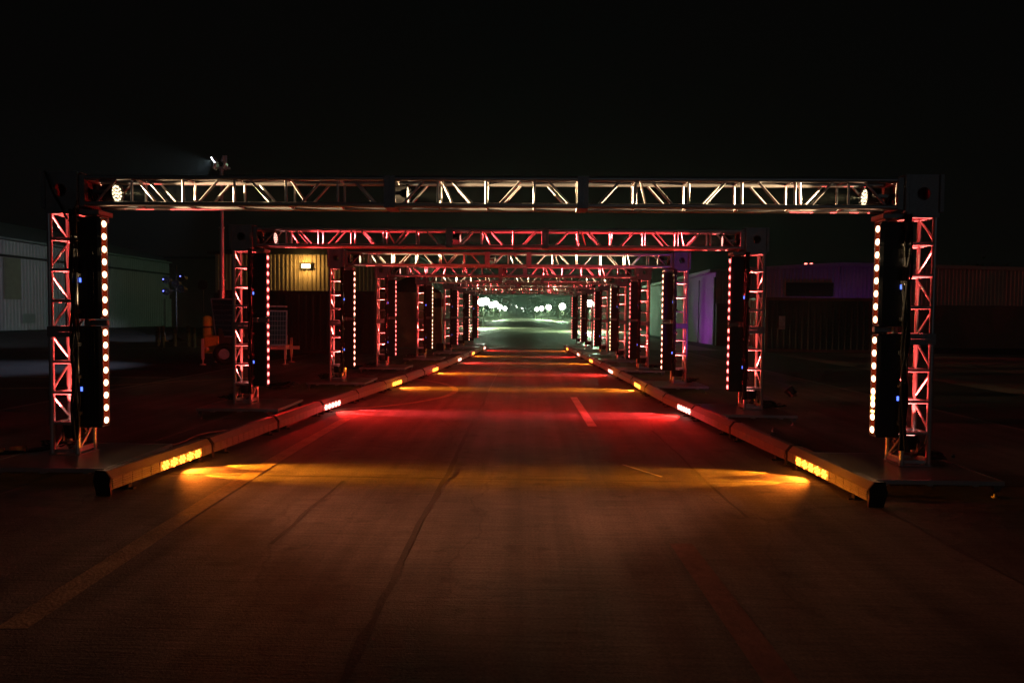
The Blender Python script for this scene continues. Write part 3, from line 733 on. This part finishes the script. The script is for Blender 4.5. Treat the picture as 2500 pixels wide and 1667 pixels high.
ct = container('shipping_container', 'dark ribbed container with red light tinted into its end, by the concrete apron', (10.9, 31.6, 0), 6.06, 2.44, 2.5, 'container_d', 'container_redlit')
MB().box((.75, -.02, 1.35), (.28, .03, .6)).build('notice', 'white_paint', ct)
# tent
te = thing('canopy_tent', 'tan-walled canopy tent with a black peaked roof past the dark container', 'tent', (-5.45, 31.9, 0), R(4))
h = 1.45
b = MB(); b.add([(-h - .06, 0 - .06, 2.6), (h + .06, -.06, 2.6), (h + .06, 2.96, 2.6), (-h - .06, 2.96, 2.6), (0, 1.45, 4.1 - .6)], [(0, 1, 4), (1, 2, 4), (2, 3, 4), (3, 0, 4)])
b.build('roof', 'tent_roof', te)
def drape(wd, ht, seed):
    rd = random.Random(seed); b = MB(); nx, nz = 26, 16; ph = [rd.uniform(0, 6) for _ in range(5)]; vs = []
    for j in range(nz + 1):
        for i in range(nx + 1):
            x, z = wd * i / nx, ht * j / nz
            y = .03 * math.sin(x * 7 + ph[0] + z * 2.2) + .022 * math.sin(x * 3.1 - z * 6 + ph[1]) + .018 * math.sin(z * 9 + x * 2 + ph[2]) + rd.uniform(-.006, .006)
            vs.append((x, y, z))
    b.add(vs, [(j * (nx + 1) + i, j * (nx + 1) + i + 1, (j + 1) * (nx + 1) + i + 1, (j + 1) * (nx + 1) + i) for j in range(nz) for i in range(nx)], True)
    return b
drape(2 * h, 2.58, 1).build('side_wall', 'tarp', te, (-h, 0, .02))
w2 = drape(2.9, 2.58, 2).build('side_wall', 'tarp', te, (h, 0, .02)); w2.rotation_euler = (0, 0, R(90))
w2 = drape(2.9, 2.58, 3).build('side_wall', 'tarp', te, (-h, 0, .02)); w2.rotation_euler = (0, 0, R(90))
for x in (-h, h):
    for y in (0, 2.9): stick('pole', te, (x, y, 0), (x, y, 2.6), .025, 8, 'steel')
# portable sign on a pole
t = thing('portable_sign', 'dark board and red flag on an orange pole with a black weighted base', 'sign', (-3.62, 29.3, 0))
MB().box((0, 0, .18), (.42, .42, .36), bev=.05).build('base', 'rubber', t); stick('pole', t, (0, 0, .3), (-.05, 0, 2.0), .03, 8, 'orange')
MB().box((-.18, -.02, 2.08), (.34, .1, .4), bev=.02).build('board', 'rubber', t)
fl = MB(); fl.add([(-.0, -.03, 2.26), (.26, -.02, 2.2), (.24, .02, 1.98), (0, -.03, 1.9), (0, -.006, 2.26), (.26, .004, 2.2), (.24, .044, 1.98), (0, -.006, 1.9)], [(0, 1, 2, 3), (7, 6, 5, 4), (0, 4, 5, 1), (1, 5, 6, 2), (2, 6, 7, 3), (3, 7, 4, 0)]); fl.build('flag', 'signred', t)
# right-hand building: pale side wall and ribbed front with very low gable
rb = thing('workshop', 'low workshop with a pale side wall and ribbed tan front behind the container', 'building', (10.5, 38.6, 0))
MB().box((15, 11, 2.05), (29.8, 21.8, 4.1)).build('wall', 'wallwhite', rb)
for i in range(13):
    x0 = i * 2.3 + .03; ht = 1.85 + .38 * (1 - abs((x0 + 1.1) - 7) / 7 if x0 < 7 else max(0, 1 - (x0 - 5.9) / 22))
    ob('siding_panel', corrugated(2.27, ht, .2, .035, .5).mesh('siding_panel', 'siding_r'), rb, (x0, .07, 2.35))
MB().box((15, .02, 1.17), (29.8, .16, 2.34)).build('plinth_wall', 'brownwall', rb)
MB().prism([(-.35, 4.05), (-.35, 4.22), (7, 4.66), (30.4, 4.2), (30.4, 4.05), (7, 4.45)], -.15, 22.2).build('roof', 'siding_r', rb)
MB().box((-.0, 3.6, 1.9), (.06, .05, 3.8)).build('wall_seam', 'dark_trim', rb); MB().box((-.0, 0.12, 1.9), (.1, .16, 3.8)).build('downpipe', 'dark_trim', rb)
MB().box((5.2, -.02, 3.15), (2.6, .1, .75)).build('window', 'glass', rb)
b = MB().cyl((9.6, -.25, 3.75), (9.6, .02, 3.75), .16, 12); b.build('exhaust_vent', 'dark_trim', rb)
ol = thing('obstruction_light', 'pair of red obstruction lights on a thin mast above the workshop roof', 'lamp', (17.4, 43, 4.3))
stick('mast', ol, (0, 0, -.1), (0, 0, .45), .03, 8, 'dark_trim'); MB().box((0, 0, .47), (.5, .06, .04)).build('crossbar', 'dark_trim', ol)
for s in (-1, 1): MB().sphere((s * .17, 0, .57), .1, 10, 7).build('red_lamp', 'e_tinyred', ol)
# violet washes: unseen par cans, assumed from the violet on walls and arch
par('assumed violet par can on the ground washing the pale workshop wall', (6.9, 40.0, .05), (3.6, .9, 2.2), 'cell_violet_assumed', PW['violet'] * .55, (.5, .035, .72), 85, .6, 'assumed violet par cans')  # assumed lamp, added for the violet light on the side wall
par('assumed violet par can on the ground behind the end of the red-lit container', (17.6, 36.4, .05), (-.2, 2.4, 2.2), 'cell_violet_assumed', PW['violet'] * .13, (.28, .04, 1), 110, .6, 'assumed violet par cans')  # unseen lamp, assumed for the violet on the ribbed front
par('assumed violet par can on the ground beside the third-widest arch, container side', (5.2, 13.3, .05), (-2.0, 1.45, 2.6), 'cell_violet_assumed', PW['violet'] * .3, (.36, .08, 1), 70, .7, 'assumed violet par cans')  # assumed lamp, added to put violet light on the arch's corner block

# ================================================================== light tower trailer
lt = thing('light_tower', 'solar light-tower trailer with a tall mast and a lit lamp head', 'trailer', (-8.55, 21.2, 0), R(8))
MB().box((0, 0, .52), (2.3, .9, .14), bev=.02).box((1.2, 0, .5), (.5, .12, .1)).build('chassis', 'trailer', lt)
MB().box((-.15, 0, .86), (1.5, .8, .52), bev=.04).build('battery_box', 'dark_trim', lt)
MB().box((-1.05, -.2, .62), (.42, .5, .5), bev=.03).build('tool_box', 'yellow', lt)
MB().box((.75, -.05, .72), (.62, .5, .34), bev=.02).build('hitch_box', 'trailer', lt)
def wheel(x, y):
    g = MB(); N = 24
    prof = [(.16, -.1), (.29, -.1), (.33, -.07), (.33, .07), (.29, .1), (.16, .1)]
    vs = [(x + r * math.cos(2 * math.pi * i / N), y + d, .33 + r * math.sin(2 * math.pi * i / N)) for (r, d) in prof for i in range(N)]
    g.add(vs, [(j * N + i, j * N + (i + 1) % N, ((j + 1) % 6) * N + (i + 1) % N, ((j + 1) % 6) * N + i) for j in range(6) for i in range(N)], True)
    wh = g.build('wheel', 'rubber', lt)
    rm = MB().cyl((x, y - .07, .33), (x, y - .02, .33), .20, 24)
    for q in range(8):
        a = 2 * math.pi * q / 8; rm.box((x + .12 * math.cos(a), y - .08, .33 + .12 * math.sin(a)), (.1, .02, .035), rot=Matrix.Rotation(-a, 3, 'Y'))
    rm.cyl((x, y - .1, .33), (x, y - .06, .33), .05, 12); rm.build('rim', 'rim', wh)
wheel(-.62, -.58); wheel(-.05, .58)
ma = MB()
for (z0_, z1_, r) in ((.9, 2.6, .075), (2.6, 4.2, .062), (4.2, 5.95, .048)): ma.cyl((-.85, 0, z0_), (-.85, 0, z1_), r, 12); ma.cyl((-.85, 0, z1_ - .04), (-.85, 0, z1_), r + .02, 12)
ma.build('mast', 'silver', lt)
hd = MB().box((-.85, 0, 6.0), (.5, .08, .06)).box((-.72, 0, 6.18), (.06, .06, .4)); hd = hd.build('lamp_bracket', 'silver', lt)
for (dx, dz, a) in ((-1.04, 6.24, -34), (-.78, 6.26, 20), (-1.02, 6.04, 30), (-.74, 6.06, 20)):
    rot = Matrix.Rotation(R(a), 3, 'Y'); fx = MB().box((dx, 0, dz), (.06, .3, .2), rot=rot, bev=.015).build('lamp_head', 'silver', lt)
    if a < 0:
        c = Vector((dx, 0, dz)) + rot @ Vector((-.038, 0, 0)); MB().box(c, (.02, .26, .17), rot=rot).build('lamp_lens', 'towerled', fx)
lamp('tower_beam', 'SPOT', lt, (-1.16, 0, 6.22), (-6.2, -1.6, 0), PW['tower'] * .14, (.62, .70, 1), 52, .8)
lamp('tower_beam', 'SPOT', lt, (-1.16, .05, 6.22), (-30, 26, 5.0), PW['tower'] * .6, (.74, .86, 1), 48, .7)
lamp('tower_beam', 'SPOT', lt, (-1.16, .1, 6.22), (-14.0, 24.5, 0), PW['tower'] * 1.5, (.68, .78, 1), 15, .8)
def solar(cx_, cy_, cz_, rz, tilt, wd, ht, nx, nz, back=False):
    mt = Matrix.Translation((cx_, cy_, cz_)) @ Matrix.Rotation(rz, 4, 'Z') @ Matrix.Rotation(tilt, 4, 'X')
    pn = ob('solar_panel', MB().box((0, .02, 0), (wd, .03, ht)).mesh('solar_panel', 'dark_trim'), lt, mat=mt)
    f = MB()
    for s in (-1, 1): f.box((s * (wd / 2), 0, 0), (.025, .045, ht + .025)); f.box((0, 0, s * ht / 2), (wd - .026, .045, .025))
    f.build('frame', 'silver', pn)
    cw, chh = (wd - .05) / nx, (ht - .05) / nz
    cellm = MB().box((0, 0, 0), (cw - .006, .006, chh - .008)).mesh('cell', 'solar'); MB().box((0, .001, 0), (wd - .04, .006, ht - .04)).build('backsheet', 'silver', pn)
    for i in range(nx):
        for j in range(nz): ob('cell', cellm, pn, (-wd / 2 + .025 + cw * (i + .5), -.008, -ht / 2 + .025 + chh * (j + .5)))
solar(.62, -.50, 1.12, R(2), R(-6), 1.1, 1.05, 13, 7)
solar(-.55, -.55, 1.42, R(-24), R(10), 1.0, 1.15, 8, 7)
MB().box((.75, -.3, 1.78), (.75, .3, .05)).build('top_rail', 'silver', lt)
for (x, y) in ((-1.25, -.6), (1.12, -.45), (-1.2, .6), (1.1, .6)):
    j = MB().box((x, y, .48), (.07, .07, .62)).box((x * .93, y * .7, .5), (.06, abs(y) * .62, .06)); j.cyl((x, y, .03), (x, y, .3), .022, 8); j.cyl((x, y, 0), (x, y, .03), .09, 12)
    j.build('stabiliser_leg', 'trailer', lt)

# ================================================================== lot furniture on the left
def bollard(label, loc, r, hgt, m):
    t = thing('bollard', label, 'bollard', loc, 0, 'bollards at the edge of the lot')
    MB().cyl((0, 0, 0), (0, 0, hgt), r, 14).sphere((0, 0, hgt), r * .99, 14, 6, .6).build('post', m, t); MB().cyl((0, 0, hgt * .72), (0, 0, hgt * .78), r * 1.02, 14).build('band', 'dark_trim', t)
bollard('tall yellow bollard standing behind the light-tower trailer', (-12.35, 26.4, 0), .17, 1.35, 'yellow')
for i, (x, y) in enumerate(((-16.97, 31.3), (-16.3, 30.5), (-16.06, 31.1), (-15.69, 31.6), (-14.94, 30.6))):
    bollard('thin weathered post in the row at the lot edge before the hangar', (x, y, 0), .085, .86 + .05 * (i % 2), 'post')
ls = thing('light_stand', 'black pole stand with a cluster of round stage lights, unlit', 'light stand', (-19.0, 37, 0))
MB().cyl((0, 0, 0), (0, 0, .08), .42, 16).cyl((0, 0, .08), (0, 0, .2), .3, 16, .12).build('base', 'rubber', ls)
stick('pole', ls, (0, 0, .15), (0, 0, 4.1), .05, 10, 'black'); MB().box((0, 0, 3.4), (1.2, .06, .06)).box((0, 0, 2.75), (1.2, .06, .06)).build('crossbar', 'black', ls)
for (x, z) in ((-.42, 3.3), (.42, 3.42), (-.42, 2.68), (.38, 2.82), (.1, 3.1)):
    lh = MB().cyl((x, -.3, z), (x, .12, z), .21, 16, .16).build('lamp_head', 'black', ls)
    MB().sphere((x, -.27, z), .17, 12, 8, 1).build('lamp_lens', 'glass', lh)
for (x, z) in ((-.48, 3.33), (.45, 3.5), (-.48, 2.7)): MB().cyl((x, -.47, z), (x, -.44, z), .026, 8).build('blue_glint', 'e_tinyblue', ls)  # glowing blue discs put in for glints on the unlit lamps
ss = thing('road_sign', 'dim octagonal road sign on a post by the hangar end', 'sign', (-19.9, 42, 0))
stick('post', ss, (0, 0, 0), (0, 0, 3.6), .03, 8, 'dark_trim')
oc = MB(); vs = [(.33 * math.cos(R(22.5 + 45 * q)), -.05, 3.25 + .33 * math.sin(R(22.5 + 45 * q))) for q in range(8)] + [(.33 * math.cos(R(22.5 + 45 * q)), -.035, 3.25 + .33 * math.sin(R(22.5 + 45 * q))) for q in range(8)]
oc.add(vs, [tuple(range(8)), tuple(reversed(range(8, 16)))] + [(q, (q + 1) % 8, 8 + (q + 1) % 8, 8 + q) for q in range(8)]); oc.build('plate', 'signgrey', ss)
cn = thing('traffic_cone', 'small striped traffic cone beside the unlit light stand', 'cone', (-19.4, 36.4, 0))
MB().box((0, 0, .02), (.36, .36, .04)).cyl((0, 0, .04), (0, 0, .7), .13, 14, .03).build('body', 'orange', cn); MB().cyl((0, 0, .36), (0, 0, .5), .085, 14, .062).build('reflective_band', 'white_paint', cn)

# ================================================================== street lamps, distant things
def street_lamp(label, x, y, H, gl=.5, power=1.0, arms=1):
    t = thing('street_lamp', label, 'street lamp', (x, y, 0), 0, 'lit street lamps along the far road')
    MB().cyl((0, 0, 0), (0, 0, .5), .16, 12, .11).cyl((0, 0, .5), (0, 0, H - gl), .09, 12, .06).build('post', 'dark_trim', t)
    for q in (range(arms) if arms > 1 else (0,)):
        dx = (q - (arms - 1) / 2) * 1.25 * gl
        MB().sphere((dx, 0, H + gl * (.25 if q % 2 else 0)), gl, 18, 12).build('globe', 'globe', t); MB().cyl((dx, 0, H - gl - .12), (dx, 0, H - gl + .1), .2, 10).build('collar', 'dark_trim', t)
    if arms > 1: MB().box((0, 0, H - gl - .1), (1.3 * gl, .08, .08)).build('cross_arm', 'dark_trim', t)
    lamp('lamp_glow', 'POINT', t, (0, 0, H), None, PW['street'] * power, (.52, 1, .56), radius=gl + .06)
    lamp('lamp_pool', 'SPOT', t, (0, 0, H - gl - .2), (0, 0, 0), PW['street'] * 1.1 * power, (.78, 1, .5), 168, .3, .1)
for i, (x, y, H) in enumerate(((-5.3, 85, 2.75), (-9.5, 198, 4.1), (-9.6, 250, 4.1), (-9.4, 300, 4.1))):
    street_lamp(f'lit globe street lamp on the {SIDE[-1]} of the far road, {("first", "second", "third", "last")[i]} past the arches', x, y, H + .4, .44 if i == 0 else .85, .42 if i == 0 else 1.0, 2 if i < 2 else 1)
for i, (x, y, H) in enumerate(((6.45, 70, 2.55), (9.9, 190, 3.8), (7.4, 230, 4.0), (5.9, 268, 4.0), (4.6, 306, 4.0))):
    street_lamp(f'lit globe street lamp on the {SIDE[1]} of the far road, {("first", "second", "third", "fourth", "last")[i]} past the arches', x, y, H + .3, .36 if i == 0 else .85, .36 if i == 0 else 1)
tiny = [(1223, 742), (1248, 745), (1262, 751), (1301, 739), (1273, 753), (1276, 754), (1278, 760), (1260, 747), (1243, 739)]
D = 420
for i, (px, py) in enumerate(tiny):
    q = Vector(((px - 1250) / FPX, -(py - 833.5) / FPX, 1)); d = rt2 * q.x + up2 * q.y + fw * q.z; s = D / d.y
    X, Z = d.x * s, CAMH + d.z * s
    t = thing('distant_lamp', 'tiny white lamp far off beyond the end of the road', 'lamp', (X, D, 0), 0, 'distant lamps beyond the road')
    stick('post', t, (0, 0, 0), (0, 0, Z), .08, 6, 'dark_trim'); MB().sphere((0, 0, Z + .2), .26, 8, 6).build('bulb', 'e_tinywhite', t)
for i, (x, y, z, m, lab) in enumerate(((27.6, 44, 1.35, 'e_tinyblue', 'tiny blue lamp on a short post past the workshop'), (31.9, 42, 1.5, 'e_tinywhite', 'tiny white lamp on a short post near the parked van'), (33.6, 44, 1.9, 'e_tinyblue', 'tiny blue lamp on a post behind the parked van'), (31.5, 46, 1.75, 'e_tinywhite', 'small dim white lamp on a post behind the parked van'))):
    t = thing('marker_lamp', lab, 'lamp', (x, y, 0)); stick('post', t, (0, 0, 0), (0, 0, z), .03, 6, 'dark_trim'); MB().sphere((0, 0, z + .04), .05, 8, 6).build('bulb', m, t)
# parked van in the dark lot on the right
vn = thing('parked_van', 'dark parked van with a faint red roof bar in the unlit lot', 'van', (31.5, 40, 0), R(6))
MB().prism([(0, .45), (0, 1.05), (.3, 1.15), (1.1, 1.25), (1.65, 2.0), (4.8, 2.05), (4.95, 1.9), (4.95, .45)], -.95, .95).build('body', 'carpaint', vn)
MB().prism([(1.22, 1.28), (1.68, 1.9), (2.6, 1.9), (2.6, 1.28)], -.965, .965).build('side_window', 'glass', vn)
MB().box((2.9, 0, 2.12), (1.6, 1.2, .08), bev=.02).build('roof_bar', 'signred', vn)
for x in (.9, 4.0):
    for y in (-.85, .85):
        wv = MB().cyl((x, y - .1, .33), (x, y + .1, .33), .33, 20).build('wheel', 'rubber', vn); MB().cyl((x, y - .115, .33), (x, y + .115, .33), .19, 16).build('rim', 'rim', wv)
for y in (-.7, .7): MB().box((-.01, y, .85), (.04, .3, .16), bev=.01).build('headlight', 'glass', vn)
tl = thing('tail_lamp_post', 'pair of tiny red lamps low over the dark lot past the workshop', 'lamp', (26.6, 48, 0)); stick('post', tl, (0, 0, 0), (0, 0, 1.9), .03, 6, 'dark_trim'); MB().box((0, 0, 1.9), (.5, .05, .05)).build('crossbar', 'dark_trim', tl)
for s in (-1, 1): MB().sphere((s * .16, -.04, 1.95), .04, 8, 6).build('red_lamp', 'e_tinyred', tl)
# trees
LEAF = []
def tree(label, loc, H, rad, seed, nl=2600, ls_=.5):
    rd = random.Random(seed); t = thing('tree', label, 'tree', loc, 0, 'dark trees around the lot and far road')
    b = MB(); b.cyl((0, 0, 0), (0, 0, H * .45), rad * .09, 10, rad * .055)
    clumps = []
    for i in range(9):
        a = rd.uniform(0, 6.28); q = rd.uniform(.25, .8) * rad; z = H * rd.uniform(.45, .86); e = Vector((math.cos(a) * q, math.sin(a) * q, z))
        b.tube([(0, 0, H * rd.uniform(.28, .45)), (e.x * .5, e.y * .5, e.z * .86), e], rad * .022, 6); clumps.append((e, rd.uniform(.3, .5) * rad))
    clumps.append((Vector((0, 0, H * .82)), rad * .5)); b.build('trunk', 'bark', t)
    c = MB()
    for i in range(nl):
        e, r = rd.choice(clumps); v = Vector((rd.gauss(0, 1), rd.gauss(0, 1), rd.gauss(0, .75))).normalized() * r * rd.uniform(.45, 1.08)
        o_ = e + v; s = ls_ * rd.uniform(.5, 1.1); u = Vector((rd.gauss(0, 1), rd.gauss(0, 1), rd.gauss(0, 1))).normalized(); w_ = u.orthogonal().normalized()
        c.add([o_ - u * s * .5, o_ + w_ * s * .28, o_ + u * s * .5, o_ - w_ * s * .28], [(0, 1, 2, 3)])
    c.build('crown', 'leaf', t)
tree('broad dark tree in the unlit lot past the workshop', (37, 58, 0), 5.6, 4.4, 1, 4200, .45)
tree('tall dark tree behind the parked van', (47, 60, 0), 6.4, 3.6, 2, 3200, .45)
for i, (x, y, H, r) in enumerate(((-14, 350, 9.5, 7), (4, 372, 9.5, 8), (16, 350, 8.5, 7), (-26, 330, 9.5, 8), (27, 330, 9.5, 8))):
    tree(f'dark tree beyond the street lamps, {("beside", "behind", "just past", "outermost past", "outermost behind")[i]} the {SIDE[-1] if x < 0 else SIDE[1]} lamps', (x, y, 0), H, r, 20 + i, 1800, 1.5)

# ================================================================== air
if HAZE > 0:
    hz = MB().box((0, 430, 4.95), (910, 960, 11.9)).mesh('haze', 'black')
    hm = bpy.data.materials.new('haze_air'); hm.use_nodes = True; n = hm.node_tree.nodes; n.clear()
    vo = n.new('ShaderNodeVolumePrincipled'); vo.inputs['Color'].default_value = (.80, .96, .88, 1); vo.inputs['Density'].default_value = HAZE; vo.inputs['Anisotropy'].default_value = .55
    mo = n.new('ShaderNodeOutputMaterial'); hm.node_tree.links.new(vo.outputs[0], mo.inputs['Volume']); hz.materials.clear(); hz.materials.append(hm)
    tag(ob('haze', hz), kind='stuff')
